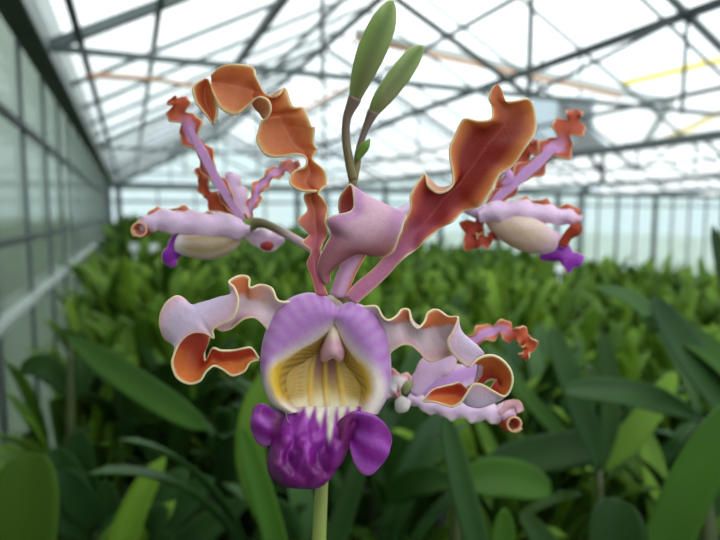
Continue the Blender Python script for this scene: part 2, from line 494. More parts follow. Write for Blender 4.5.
# ---- lip: hood of side lobes
RIM = [(288,413),(272,402),(263,380),(262,352),(269,325),(283,304),(305,294),(325,297),(337,307),(351,303),(371,311),(385,331),(390,360),(388,392),(377,414)]
INN = [(299,412),(287,402),(279,385),(281,366),(296,351),(313,341),(325,332),(331,326),(334,321),(338,327),(343,338),(351,351),(361,368),(367,390),(360,415)]
THR = [(306,412),(299,405),(293,390),(293,374),(304,361),(317,352),(325,345),(330,340),(333,336),(336,341),(340,350),(345,362),(352,378),(356,395),(352,417)]
rings = []
Z = [(-12, 0), (-3, .08), (5, .3), (7, .58), (3, .84), (-3, 1.)]
for z, a in Z:
    row = []
    for k, (r, i) in enumerate(zip(RIM, INN)):
        notch = math.exp(-((k-8)/1.0)**2)
        row.append((r[0]*(1-a)+i[0]*a, r[1]*(1-a)+i[1]*a, z + 4 - 6*notch*(1-a)))
    rings.append(row)
for z, a in ((-10, .5), (-20, 1.)):
    rings.append([(i[0]*(1-a)+t[0]*a, i[1]*(1-a)+t[1]*a, z if k not in (0, 14) else z*.4) for k, (i, t) in enumerate(zip(INN, THR))])
def hood_col(s, t, side, x, y):
    k = t*14
    if side == 'B': return srgb(220, 186, 226)
    vio = mixc(srgb(196, 132, 208), srgb(222, 186, 232), sst(.14, .0, s))
    vio = mixc(vio, srgb(214, 180, 224), .5*(.5+.5*math.sin(k*11))*sst(.6, .1, s))
    cream = srgb(252, 234, 226); yel = srgb(238, 192, 60)
    inn = 5/7.
    left = k < 8
    # width (in s) of the cream and yellow zones grows towards the open bottom
    gw = sst(335, 405, y)
    ce = inn - .04 - (.62 if left else .50)*gw
    c = mixc(vio, cream, sst(ce-.24, ce+.12, s))
    ye = inn - .02 - (.30 if left else .16)*sst(350, 375, y)
    c = mixc(c, yel, sst(ye-.16, ye+.10, s)*sst(346, 368, y)*sst(412, 392, y))
    ol = inn + .02 - .06*gw
    v = .5+.5*math.sin((math.atan2(y-352, abs(x-333)+4))*52)
    o = mixc(srgb(204, 168, 86), srgb(138, 96, 46), v*.75)
    o = mixc(o, srgb(226, 184, 80), .5*sst(.9, .7, s))
    c = mixc(c, o, sst(ol-.03, ol+.03, s)*sst(412, 388, y))
    return c
g = np.array(rings, float)
g = cr(g, 9); g = np.swapaxes(g, 0, 1); g = cr(g, 16); g = np.swapaxes(g, 0, 1)
b = Bag(); shell(b, g, hood_col, D0, .0007, flip=False)
b.build('lip_hood', M['lip'], flower, True, 'lilac side lobes folded into a hood with yellow throat')
# throat floor with ridges
fl = []
for y, z, xl, xr in ((330, -26, 322, 342), (345, -26, 304, 350), (365, -24, 290, 358), (385, -19, 284, 364), (402, -10, 284, 367), (416, -1, 286, 368), (424, 5, 288, 366)):
    row = []
    for j in range(11):
        a = j/10; row.append((xl+(xr-xl)*a, y + (2*math.sin(a*20) if y > 410 else 0), z + 10*(2*a-1)**2*(1 if y < 400 else .2)))
    fl.append(row)
g = cr(np.array(fl, float), 10); g = np.swapaxes(g, 0, 1); g = cr(g, 8); g = np.swapaxes(g, 0, 1)
for i in range(g.shape[0]):
    for j in range(g.shape[1]):
        a = j/(g.shape[1]-1)
        g[i, j, 2] += 2.4*max(0, math.cos((a-.52)*2*math.pi*5.2))**2*math.exp(-((a-.52)/.25)**2)*sst(g.shape[0]-2, g.shape[0]*.75, i)
def floor_col(s, t, side, x, y):
    ridge = max(0, math.cos((t-.52)*2*math.pi*5.2))**2*.85*sst(.42, .28, abs(t-.52))
    olive = srgb(216, 182, 104); 
    v = .5+.5*math.sin(y*1.9+abs(t-.5)*26)
    c = mixc(olive, srgb(140, 96, 56), v*.5*sst(.22, .34, abs(t-.52)))
    c = mixc(c, srgb(150, 84, 104), .85*sst(.3, .1, abs(t-.52))*sst(400, 362, y))
    c = mixc(c, srgb(236, 192, 70), ridge*sst(345, 372, y))
    c = mixc(c, srgb(208, 168, 84), sst(.26, .42, abs(t-.5))*sst(408, 392, y)*.8)
    c = mixc(c, srgb(250, 238, 206), sst(384+14*abs(t-.5)*2, 408, y)*(1-.6*ridge*sst(418, 405, y)))
    pu = sst(416, 424, y + 5*math.cos((t-.5)*2*math.pi*5.2+3.1)*sst(.45, .2, abs(t-.5)))
    return mixc(c, srgb(160, 50, 178), pu)
b = Bag(); shell(b, g, floor_col, D0, .0007, flip=False)
b.build('throat', M['lip'], flower, True, 'yellow ridged throat of the lip')
# column with anther cap
b = Bag()
CO = st("""
330,324,-8 333,323,-4 336,324,-8
327,334,-10 333,333,4 340,334,-10
324,343,-10 333,341,10 342,343,-10
321,352,-9 326,349,6 333,349,13 340,349,6 344,352,-9
321,359,-6 326,357,5 333,354,12 339,357,5 343,359,-6
323,361,-8 327,360,-1 333,357,4 338,360,-1 341,361,-8
""".replace('330,324,-8 333','330,324,-8 331.5,323,-5 333').replace('333,323,-4 336','333,323,-4 334.5,323,-5 336').replace('327,334,-10 333,333,4','327,334,-10 330,333,0 333,333,4').replace('333,333,4 340','333,333,4 337,333,0 340').replace('324,343,-10 333','324,343,-10 328,342,4 333').replace('333,341,10 342','333,341,10 338,342,4 342'))
shell(b, cross3(CO, 5, 6), lambda s_, t, side, x, y: mixc(mixc(srgb(236, 214, 196), srgb(222, 168, 184), sst(.25, .5, s_)), srgb(150, 84, 74), .8*sst(.14, .0, min(t, 1-t))*sst(.2, .3, s_)), D0, .0009, flip=False)
b.build('column', M['lip'], flower, True, 'pink column under the hood')
# middle lobe
def vel(s, t, side, x, y):
    a_ = (x-322)/max(20, 30+(y-410)*.2)
    vein = abs(math.sin(a_*7+math.sin(y*.11)*.5))
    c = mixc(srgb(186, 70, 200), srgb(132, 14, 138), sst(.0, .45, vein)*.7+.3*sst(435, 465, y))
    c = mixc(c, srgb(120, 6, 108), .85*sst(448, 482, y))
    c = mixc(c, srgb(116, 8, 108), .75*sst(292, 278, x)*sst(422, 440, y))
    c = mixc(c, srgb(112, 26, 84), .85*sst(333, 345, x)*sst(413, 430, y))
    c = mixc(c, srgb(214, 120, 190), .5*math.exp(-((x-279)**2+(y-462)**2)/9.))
    for wx, yb in ((299, 418), (309, 424), (320, 432), (331, 450), (342, 434), (352, 422)):
        wd = 5.6*max(0, 1-(y-404)/(yb-404))
        c = mixc(c, srgb(248, 236, 216), .95*sst(wd+1.8, wd-2.4, abs(x-wx+(y-415)*.05+.3*math.sin(y*.35)))*sst(yb+1, yb-14, y))
    c = mixc(c, srgb(94, 4, 92), .55*(.5+.5*math.sin(x*.21+y*.13))*sst(435, 455, y))  # shade in the creases between folds, painted as darker bands
    if side == 'B': c = mixc(c, srgb(170, 90, 180), .5)
    return c
ML = st('''
292,408,-4 304,407,0 318,407,0 332,407,0 346,407,0 358,407,0 368,408,-4
284,418,0 300,417,6 316,416,7 331,416,4 345,416,8 355,417,9 362,418,3
275,436,-4 288,434,12 304,432,13 320,432,9 335,433,14 346,435,12 352,436,2
270,450,-6 281,449,15 291,448,10 306,448,20 322,448,8 336,449,18 347,451,0
268,465,-6 279,466,18 291,465,12 306,465,22 320,465,12 333,465,17 342,462,-3
273,478,-8 284,480,12 300,481,18 316,480,16 327,478,11 334,472,3 336,468,-5
284,486,-10 292,487,4 302,488,9 313,488,8 322,485,3 329,478,-3 331,474,-8
''')
gm = cross3(ML, 8, 8)
for i in range(gm.shape[0]):
    for j in range(gm.shape[1]):
        gm[i, j, 2] += 1.3*math.sin(gm[i, j, 0]*.42+math.sin(gm[i, j, 1]*.12)*2)*min(1, i/12)
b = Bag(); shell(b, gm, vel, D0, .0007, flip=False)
def wing(s, t, side, x, y):
    c = mixc(srgb(136, 22, 142), srgb(178, 84, 196), (.5+.5*math.sin(t*13+s*4))**2)
    c = mixc(c, srgb(112, 26, 84), .85*sst(.45, .2, s)); c = mixc(c, srgb(226, 130, 216), .5*sst(.12, 0, 1-t)*sst(.3, .5, s))
    c = mixc(c, srgb(206, 150, 150), .7*sst(.9, 1., s))
    return c
LWg = st('''
296,414,2 290,426,6 281,446,4
285,414,-4 277,428,-1 276,444,-6
275,410,-6 268,426,3 272,444,-7
264,404,-7 258,421,5 265,446,-8
256,406,-10 253,423,-1 259,443,-11
253,412,-14 251,425,-8 255,438,-14
''')
shell(b, cross3(LWg, 10, 8), wing, D0, .0007, flip=False)
RWg = st('''
334,428,6 336,446,8 334,464,-6
342,418,15 342,436,16 340,458,-4
350,413,17 348,430,12 346,450,-8
357,412,17 353,428,0 349,434,-8
366,413,17 358,436,6 350,446,2
376,416,14 369,444,12 354,462,6
385,424,8 379,450,10 362,473,5
390,434,2 386,456,4 371,474,2
391,441,-4 388,452,-2 382,463,-2
''')
shell(b, cross3(RWg, 10, 8), wing, D0, .0007, flip=True)
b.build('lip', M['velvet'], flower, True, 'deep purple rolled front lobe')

# ---- generic ruffled strap used on the three blooms behind
def strap(bag, path, D, cface, cedge, ctip, amp=4., waves=5, wamp=.35, cup=0., tip_from=.75, phase=0., edgew=.62, thick=.0006, edgefrom=0.):
    P = cr(np.array(path, float), 12); n = len(P); m = 15     # path rows: px,py,off,wL,wR
    g = np.zeros((n, m, 3))
    for i in range(n):
        a = P[max(i-1, 0)]; c = P[min(i+1, n-1)]; tx, ty = c[0]-a[0], c[1]-a[1]; L = math.hypot(tx, ty) or 1; nx, ny = ty/L, -tx/L
        s = i/(n-1)
        for j in range(m):
            t = j/(m-1)*2-1; w = P[i][3] if t < 0 else P[i][4]
            ph = waves*2*math.pi*s + phase + (2.1 if t > 0 else 0)
            wob = 1+wamp*(math.sin(ph)+.35*math.sin(2.3*ph))*abs(t)
            g[i, j] = (P[i][0]+nx*w*t*wob, P[i][1]+ny*w*t*wob, P[i][2]+amp*math.cos(ph)*abs(t)**1.5 - cup*t*t)
    def cf(s, t, side, x, y):
        e = 1-abs(2*t-1)
        c = mixc(cedge, cface, sst(edgew*.5, edgew, e)) if s > edgefrom else cface
        c = mixc(c, ctip, sst(tip_from-.1, tip_from+.08, s))
        return mixc(mixc(CREAM, c, .35), c, sst(0, .12, e))
    shell(bag, g, cf, D, thick)
def curl(bag, cx, cy, D, r, off=0., dx=5., depth=14., a0=0., turns=1.15, ci=None, co=None):
    n, m = 36, 6; g = np.zeros((n, m, 3))
    for i in range(n):
        a = a0 + turns*2*math.pi*i/(n-1); rr = r*(1-.25*i/(n-1))
        for j in range(m):
            f = j/(m-1); g[i, j] = (cx + rr*math.cos(a)*(1-.25*f) - dx*f, cy + rr*math.sin(a)*(1-.2*f), off - depth*f)
    shell(bag, g, lambda s, t, side, x, y: mixc(srgb(240, 190, 150), (ci if side == 'B' else co), sst(0, .2, t)), D, .0006)
L1 = srgb(240, 208, 240); L2 = srgb(228, 176, 232); OR = srgb(196, 88, 54); OR2 = srgb(222, 130, 84); PUR = srgb(150, 36, 176)
def bloom(core_pts, core_r, core_col, label, parts):
    b = Bag(); b.tube(spine(core_pts), core_r, 14, 5, core_col); f = b.build('flower', M['sepal'], oroot, True, label)
    for name, lab, mat, fn in parts:
        k = Bag(); fn(k); k.build(name, M[mat], f, True, lab)
DL = .215; q = DL/F
def c_ped(t, q_): return mixc(srgb(206, 168, 190), srgb(150, 176, 90), sst(.55, .9, t))
bloom([(330, 262, .192), (305, 245, .200), (286, 234, .208), (262, 223, .213), (246, 226, .215)], [x*q for x in (3.5, 4, 4.2, 4.6, 8)],
      lambda t, q_: mixc(srgb(210, 178, 190), mixc(srgb(120, 110, 80), srgb(140, 170, 80), sst(.8, 1, t)), sst(.35, .65, t)), 'blurred bloom to the left, seen from the side, violet lip tip hanging', [
 ('petal', 'long lilac strap with orange ruffles and tip', 'petal', lambda k: (strap(k, [(243,222,0,5,5),(232,205,2,5,5),(218,182,4,6,6),(205,158,5,7,7),(193,136,6,9,9),(183,117,6,11,11),(177,104,5,9,9),(172,98,4,4,4)], DL, L2, OR, OR, 5, 5, .5, 0, .68, .4),
                                   strap(k, [(244,222,3,3.5,3.5),(232,204,5,4,4),(215,176,8,4.5,4.5),(198,144,9,4,4),(190,128,9,2,2)], DL, L2, L2, L2, 0, 1, 0))),
 ('petal', 'lilac strap turning orange', 'petal', lambda k: strap(k, [(245,222,-6,5,5),(252,205,-6,5,5),(258,190,-6,6,6),(268,178,-7,5,5),(280,170,-8,6,6),(294,166,-9,6,6),(300,164,-9,2,2)], DL, L2, OR2, srgb(206,120,110), 4, 5, .4, 0, .7, .9)),
 ('sepal', 'upper sepal, orange red ruffled', 'petal', lambda k: strap(k, [(238,220,-4,6,6),(224,208,-5,5,5),(212,200,-5,7,7),(206,190,-5,5,5),(201,178,-6,5,5),(200,168,-6,3,3)], DL, OR, OR, OR, 5, 3, .5, 0, .5, .2)),
 ('sepal', 'pale lilac inner sepal', 'petal', lambda k: strap(k, [(242,222,1,6,6),(238,206,1,10,10),(234,190,0,11,10),(231,178,-1,7,7),(229,172,-1,2,2)], DL, L1, OR2, L1, 2, 3, .2, 3, .9, .2, .15, edgefrom=.3)),
 ('sepal', 'broad lilac side sepal with curled orange end', 'sepal', lambda k: (strap(k, [(250,229,8,7,7),(235,228,12,12,11),(215,227,14,14,12),(195,225,15,13,12),(175,222,15,12,11),(158,221,14,10,10),(147,224,12,8,8),(140,229,8,6,6)], DL, L1, srgb(232,196,220), srgb(226,180,200), 3, 4.5, .10, 7, .95, 1.2, .12),
                                   curl(k, 139, 230, DL, 8, 14, -8, 14, 2.2, 1.15, srgb(200,110,84), srgb(190,86,60)),
                                   strap(k, [(141,219,6,4,2),(156,213,6,6,3),(178,211,6,6,3),(200,215,6,6,3),(222,220,6,3,3)], DL, srgb(214,120,84), srgb(222,140,100), OR2, 3, 3.2, .9, 0, 2, .9, .3))),
 ('sepal', 'short lilac sepal with red spot', 'sepal', lambda k: (strap(k, [(248,230,-6,6,6),(256,236,-4,9,9),(266,240,-3,11,10),(276,240,-3,8,8),(284,238,-3,3,3)], DL, L1, srgb(240,220,235), L1, 2, 2, .1, 5),
                                   k.tube(spine([(262,246,.214),(268,246,.213),(273,244,.213)]), [x*q for x in (3, 5, 2.5)], 12, 4, lambda t, a: srgb(180,60,60)))),
 ('lip', 'olive cream lip tube with violet end', 'velvet', lambda k: (k.tube(spine([(240,236,.216),(228,243,.214),(208,247,.212),(190,246,.211),(178,243,.212)]), [x*q for x in (5, 10, 13, 11, 9)], 22, 5, lambda t, a: mixc(mixc(srgb(228,208,186), srgb(158,132,84), .5+.5*math.cos(a*6.28-1.4)), srgb(226,206,216), sst(.7,1,t)+.3*(.5+.5*math.sin(a*40))), flat=.7),
                                   strap(k, [(182,238,4,7,7),(176,246,6,8,9),(172,254,6,9,8),(172,262,4,7,6),(174,266,2,2,2)], DL, PUR, PUR, srgb(176,60,196), 3, 2, .2, 4))),
])
DR = .235; q = DR/F
bloom([(352, 235, .190), (385, 222, .205), (415, 206, .222), (450, 202, .232), (480, 212, .235)], [x*q for x in (3, 4.4, 5, 5, 8)],
      lambda t, q_: srgb(214, 184, 214), 'blurred bloom to the right behind the red petal, side on', [
 ('petal', 'lilac strap ending in an orange ruffled tip', 'petal', lambda k: (strap(k, [(486,211,0,5,5),(500,196,2,6,6),(520,178,4,8,8),(540,160,5,9,9),(556,145,6,13,10),(567,130,6,13,12),(574,118,5,10,9),(577,110,4,3,3)], DR, L2, OR, OR, 5, 5, .5, 0, .62, 2.2),
                                   strap(k, [(488,210,3,4,4),(502,194,6,4.5,4.5),(522,177,8,5,5),(543,158,9,5,5),(556,147,9,2,2)], DR, L2, L2, L2, 0, 1, 0))),
 ('petal', 'lilac petal curled in a loop', 'petal', lambda k: k.tube(spine([(487,196,.236),(489,180,.236),(495,171,.234),(505,170,.232),(510,178,.231),(503,185,.232)]), [x*q for x in (4, 4.5, 4, 4, 4, 3)], 14, 6, lambda t, a: L2, flat=.6)),
 ('sepal', 'upper sepal with orange ruffles', 'petal', lambda k: strap(k, [(488,212,-8,4,4),(503,188,-9,6,6),(514,168,-9,8,8),(524,154,-9,9,7),(533,146,-9,6,6),(536,140,-9,2,2)], DR, srgb(206,120,110), OR, OR, 5, 4, .5, 0, .5, 1.)),
 ('sepal', 'broad lilac side sepal with scalloped edge', 'sepal', lambda k: (strap(k, [(478,214,8,7,7),(495,212,12,10,10),(515,211,14,11,11),(535,213,15,10,10),(555,215,14,9,8),(570,217,12,8,7),(581,221,9,5,5)], DR, L1, L1, srgb(220,170,196), 3, 4.5, .12, 7, .93, .3, .12),
                                   strap(k, [(508,206,6,3,3),(524,202,6,6,3),(541,203,6,6,3),(558,208,6,5,3),(580,212,6,6,4)], DR, srgb(206,110,84), srgb(216,130,96), OR2, 3, 3.2, .8, 0, 2, .9, .3))),
 ('sepal', 'red side sepal curling away to the left', 'petal', lambda k: strap(k, [(486,218,-4,5,5),(476,226,-4,9,8),(470,235,-4,10,9),(476,243,-3,7,7),(486,240,-2,6,6),(496,236,-2,4,4)], DR, srgb(190,70,56), OR, srgb(196,80,66), 4, 4, .5, 0, .9, .8)),
 ('lip', 'cream lip tube with violet end', 'velvet', lambda k: (k.tube(spine([(488,218,.237),(504,226,.234),(523,233,.231),(541,239,.230),(556,243,.230)]), [x*q for x in (6, 13, 17, 15, 9)], 24, 5, lambda t, a: mixc(mixc(srgb(240,222,206), srgb(206,172,140), .5+.5*math.sin(a*6.28+1)), srgb(224,180,214), .6*sst(.6,1,t)+.3*(.5+.5*math.sin(a*44))), flat=.75),
                                   strap(k, [(540,256,2,3,3),(552,256,5,5,6),(564,256,7,9,10),(575,259,6,13,8),(582,262,3,4,4)], DR, PUR, PUR, srgb(160,40,186), 3, 2, .3, 4),
                                   strap(k, [(552,232,4,5,5),(558,244,5,6,6),(560,254,5,4,4)], DR, srgb(190,110,214), L2, PUR, 1, 1, .1, 3))),
 ('sepal', 'small dark orange curl at the end', 'petal', lambda k: k.tube(spine([(562,246,.231),(568,236,.230),(575,230,.229),(580,226,.229)]), [x*q for x in (5, 5, 6.5, 5)], 14, 6, lambda t, a: srgb(180,70,44), flat=.6)),
])
DB = .205; q = DB/F
bloom([(338, 330, .192), (362, 350, .200), (388, 372, .206), (410, 388, .206)], [x*q for x in (4, 4, 4.5, 9)],
      lambda t, q_: mixc(srgb(200, 176, 180), srgb(150, 160, 100), sst(.7, 1, t)), 'lower bloom half hidden behind the right side of the front bloom', [
 ('petal', 'lilac strap arching right into a red ruffled end', 'petal', lambda k: strap(k, [(424,380,-8,6,6),(440,362,-8,7,7),(458,347,-8,8,8),(478,338,-8,8,8),(497,329,-8,7,8),(512,333,-8,8,7),(525,338,-8,7,7),(529,348,-7,6,6),(522,357,-6,4,4)], DB, L2, OR2, srgb(206,92,56), 4, 7, .4, 0, .58, .3)),
 ('petal', 'broad lilac petal', 'petal', lambda k: strap(k, [(412,392,2,7,7),(424,376,5,14,12),(438,362,6,15,12),(450,352,6,10,8),(458,346,5,3,3)], DB, L1, L1, L1, 2, 2, .15, 4)),
 ('sepal', 'lilac sepal behind the orange curl', 'petal', lambda k: strap(k, [(414,396,0,6,6),(434,388,2,12,12),(454,378,2,13,12),(474,370,0,9,9),(486,364,-2,3,3)], DB, srgb(222,172,232), L1, L2, 2, 2, .15, 4)),
 ('sepal', 'pale lilac lower sepal with curled red end', 'sepal', lambda k: (strap(k, [(408,396,2,5,5),(424,404,4,6,7),(446,409,5,8,9),(468,411,5,9,10),(490,413,4,9,10),(506,413,3,8,9),(516,414,2,6,6)], DB, L1, srgb(240,214,230), L1, 3, 6, .25, 5),
                                   strap(k, [(498,412,4,3,3),(508,405,4,5,5),(516,405,4,5,5),(520,412,4,3,3)], DB, srgb(230,180,200), srgb(226,160,160), L1, 3, 1, .2, 3, 2),
                                   curl(k, 515, 424, DB, 8, 10, 9, 16, .5, 1.2, srgb(190,90,66), srgb(196,84,58)))),
 ('lip', 'small crumpled white and pink lip', 'velvet', lambda k: (strap(k, [(408,386,2,6,6),(400,382,4,12,11),(392,385,5,16,14),(386,390,4,12,12),(382,394,2,4,4)], DB, srgb(236,222,226), srgb(214,140,150), L1, 5, 3, .3, 4),
                                   k.tube(spine([(398,410,.204),(402,405,.203),(406,398,.203)]), [x*q for x in (4, 8, 6)], 14, 4, lambda t, a: srgb(232,222,220)))),
])

# ================================================================== SURROUNDING PLANTS
def leaf_grid(p0, p1, p2, w, fold=.18, ns=12, nm=5, blunt=.55, up=Vector((0, 0, 1)), wave=0.):
    g = np.zeros((ns+1, nm, 3))
    for i in range(ns+1):
        s = i/ns; p = p0*(1-s)**2 + p1*2*s*(1-s) + p2*s*s
        t = ((p1-p0)*(1-s)+(p2-p1)*s).normalized()
        x = t.cross(up)
        if x.length < .05: x = t.cross(Vector((.3, 1, 0)))
        x.normalize(); nrm = x.cross(t)
        ww = w/2*max(.02, (min(1, .30+s*2.2))*(1-max(0, (s-blunt)/(1-blunt))**2.2)**.5)
        for j in range(nm):
            a = j/(nm-1)*2-1
            q_ = p + x*(a*ww) + nrm*(abs(a)**1.4*ww*fold*2 + wave*ww*math.sin(s*9+a))
            g[i, j] = q_
    return g
def leaf_add(bag, *a, thick=.0012, **k):
    g = leaf_grid(*a, **k); n, m = g.shape[:2]
    da = np.gradient(g, axis=0); db = np.gradient(g, axis=1); nn = np.cross(da, db); nn /= np.maximum(np.linalg.norm(nn, axis=2, keepdims=True), 1e-12)
    A = (g+nn*thick/2).reshape(-1, 3); B = (g-nn*thick/2).reshape(-1, 3); o = n*m
    f = []
    for i in range(n-1):
        for j in range(m-1):
            q_ = (i*m+j, (i+1)*m+j, (i+1)*m+j+1, i*m+j+1); f.append(q_); f.append(tuple(x+o for x in q_[::-1]))
    idx = [j for j in range(m)] + [i*m+m-1 for i in range(1, n)] + [(n-1)*m+j for j in range(m-2, -1, -1)] + [i*m for i in range(n-2, 0, -1)]
    for a_, b_ in zip(idx, idx[1:]+idx[:1]): f.append((a_, b_, b_+o, a_+o))
    bag.add(list(A)+list(B), f)
BZ = 1.09     # bench top
def pot_bag(r=.05, h=.11):
    b = Bag(); b.tube([Vector((0, 0, z)) for z in (0, .004, h*.9, h*.9, h, h)], [r*.75, r*.78, r*.97, r*1.08, r*1.1, r*.95], 16, 1); return b
def proto_plant(seed, nbulb, hb, ll, lw, mat, parts=True, x0=40):
    rnd = random.Random(seed)
    root = bpy.data.objects.new('potted_orchid', None); C.objects.link(root); root.location = (0, 0, 0)
    pot_bag().build('pot', M['pot'], root, True)
    for k in range(nbulb):
        an = k/nbulb*6.28+rnd.uniform(-.4, .4); r0 = rnd.uniform(.01, .03); lean = rnd.uniform(.1, .35)
        base = Vector((math.cos(an)*r0, math.sin(an)*r0, .105)); dr = Vector((math.cos(an), math.sin(an), 0))
        h = hb*rnd.uniform(.7, 1.15); top = base + dr*h*lean + Vector((0, 0, h))
        b = Bag(); b.tube([base, base.lerp(top, .35), base.lerp(top, .7), top], [.005, .009, .008, .004], 8, 2); pb = b.build('pseudobulb', M['cane'], root, True)
        for _ in range(2):
            a2 = an + rnd.uniform(-1.1, 1.1); d2 = Vector((math.cos(a2), math.sin(a2), 0)); L = ll*rnd.uniform(.75, 1.2); o = rnd.uniform(.08, .5)
            p1 = top + d2*L*o*.35 + Vector((0, 0, L*.6)); p2 = top + d2*L*(o*1.1+.1) + Vector((0, 0, L*(1.05-o*.75)))
            b = Bag(); leaf_add(b, top, p1, p2, lw*rnd.uniform(.8, 1.25)); b.build('leaf', M[mat], root, True)
    return root
def mono_plant(seed, nbulb, hb, ll, lw, mat):
    rnd = random.Random(seed); b = Bag()
    for k in range(nbulb):
        an = k/nbulb*6.28+rnd.uniform(-.5, .5); r0 = rnd.uniform(.01, .04); lean = rnd.uniform(.1, .4)
        base = Vector((math.cos(an)*r0, math.sin(an)*r0, .02)); dr = Vector((math.cos(an), math.sin(an), 0))
        h = (hb+.09)*rnd.uniform(.7, 1.15); top = base + dr*h*lean + Vector((0, 0, h))
        b.bar(base, top, .008)
        for _ in range(2):
            a2 = an + rnd.uniform(-1.1, 1.1); d2 = Vector((math.cos(a2), math.sin(a2), 0)); L = ll*rnd.uniform(.75, 1.2); o = rnd.uniform(.08, .5)
            p1 = top + d2*L*o*.35 + Vector((0, 0, L*.6)); p2 = top + d2*L*(o*1.1+.1) + Vector((0, 0, L*(1.05-o*.75)))
            leaf_add(b, top, p1, p2, lw*rnd.uniform(.8, 1.25), ns=7, nm=3)
    b.build('potted_orchid', M[mat], None, True); return C.objects[-1] if False else bpy.context.scene.collection.objects[-1], b
def copy_tree(o, parent=None):
    c = o.copy(); C.objects.link(c)
    if parent is not None: c.parent = parent
    for ch in [x for x in list(C.objects) if x.parent == o]: copy_tree(ch, c)
    return c

# --- hero plants: leaves that read individually in the photograph
# name, label, pot location from first leaf, leaves: (base,mid,tip,width px, material)
heroes = [
 ('broad_leaved_orchid', 'broad olive green leaf standing upright in the bottom left corner', 'leaflime',
  [((10,640,.40),(26,520,.40),(30,452,.42),76,'leafolive'), ((-60,640,.44),(-30,540,.46),(-15,480,.48),50,'leaf')]),
 ('strap_leaved_orchid', 'plant with a bright diagonal strap leaf rising to the right edge', 'leaf',
  [((640,620,.50),(672,500,.50),(738,400,.50),46,'leafgreen'), ((620,640,.46),(612,540,.45),(616,497,.46),62,'leafdark'), ((600,620,.60),(560,560,.60),(520,512,.62),26,'leafdark')]),
 ('strap_leaved_orchid', 'plant with one long green leaf pointing down right, left of the orange curl', 'leaf',
  [((70,338,.86),(128,380,.74),(208,430,.60),27,'leafgreen'), ((70,400,.95),(50,350,.95),(20,372,.95),24,'leafdark'), ((70,400,.95),(95,380,.95),(80,330,1.),20,'leafdark')]),
 ('strap_leaved_orchid', 'plant with narrow dark strap leaves just right of the purple lip', 'leafdark',
  [((500,620,.46),(462,500,.45),(445,412,.46),26,'leafblue'), ((505,620,.48),(500,560,.50),(505,508,.50),26,'leafgreen'), ((500,620,.50),(470,560,.52),(400,560,.55),24,'leafdark')]),
 ('strap_leaved_orchid', 'plant with a horizontal oval leaf low between the lip and right corner', 'leafdark',
  [((455,486,.66),(500,466,.66),(552,492,.66),38,'leafgreen'), ((455,486,.72),(540,440,.78),(640,446,.85),36,'leafdark'), ((455,486,.7),(420,470,.74),(385,500,.78),30,'leafdark')]),
 ('strap_leaved_orchid', 'plant of dark crossing straps at the right edge below the far glass', 'leafdark',
  [((770,450,.62),(700,380,.62),(652,296,.64),40,'leafblue'), ((700,420,.66),(640,384,.68),(560,390,.7),28,'leafblue'), ((700,420,.70),(665,290,.74),(598,290,.76),20,'leafblue'), ((770,450,.70),(740,330,.74),(712,225,.76),22,'leafdark'), ((790,450,.60),(720,330,.62),(640,320,.66),30,'leafgreen')]),
 ('strap_leaved_orchid', 'plant with an upright pointed leaf beside the red curl of the lower bloom', 'leafdark',
  [((600,470,.75),(575,390,.74),(550,326,.76),28,'leafblue'), ((600,470,.78),(620,400,.8),(600,330,.84),20,'leafdark'), ((600,470,.8),(540,420,.84),(510,372,.88),16,'leafgreen'), ((600,470,.8),(640,430,.8),(676,372,.85),26,'leaf')]),
 ('strap_leaved_orchid', 'plant with narrow bright leaves directly left of the green flower stem', 'leaf',
  [((300,640,.50),(268,500,.50),(240,426,.52),24,'leafgreen'), ((290,560,.60),(215,440,.62),(282,360,.66),30,'leaf'), ((300,640,.58),(330,560,.58),(370,430,.62),24,'leafdark')]),
]
M['leafolive'] = simple('olive_leaf', (.035, .075, .004), .6, noise=.25, scale=14, spec=.12)
M['leafgreen'] = leaf_mat('fresh_leaf', (.018, .062, .005), (.045, .125, .010), .2)
hero_xy = []
for nm, lab, mt, lv in heroes:
    B0 = W(*lv[0][0]); 
    cx, cy = B0.x, B0.y
    zb = BZ + .125
    root = empty(nm, (cx, cy, BZ), lab, 'orchid plant', None); hero_xy.append((cx, cy))
    o = pot_bag(.055, .12); o.v = [v+Vector((cx, cy, BZ)) for v in o.v]; o.build('pot', M['pot'], root, True)
    seen = {}
    for (p0, p1, p2, w, lm) in lv:
        a = W(*p0)
        if p0 not in seen:
            seen[p0] = 1
            b = Bag(); s0 = Vector((cx, cy, zb-.02)) + Vector((random.uniform(-.02, .02), random.uniform(-.02, .02), 0))
            b.tube([s0, s0.lerp(a, .4), s0.lerp(a, .8), a], [.005, .008, .006, .003], 10, 3); b.build('cane', M['cane'], root, True)
        b = Bag(); leaf_add(b, a, W(*p1), W(*p2), w*p1[2]/F, ns=20, nm=9, up=(-FW).lerp(Vector((0, 0, 1)), .35), fold=.1)
        b.build('leaf', M[lm], root, True)
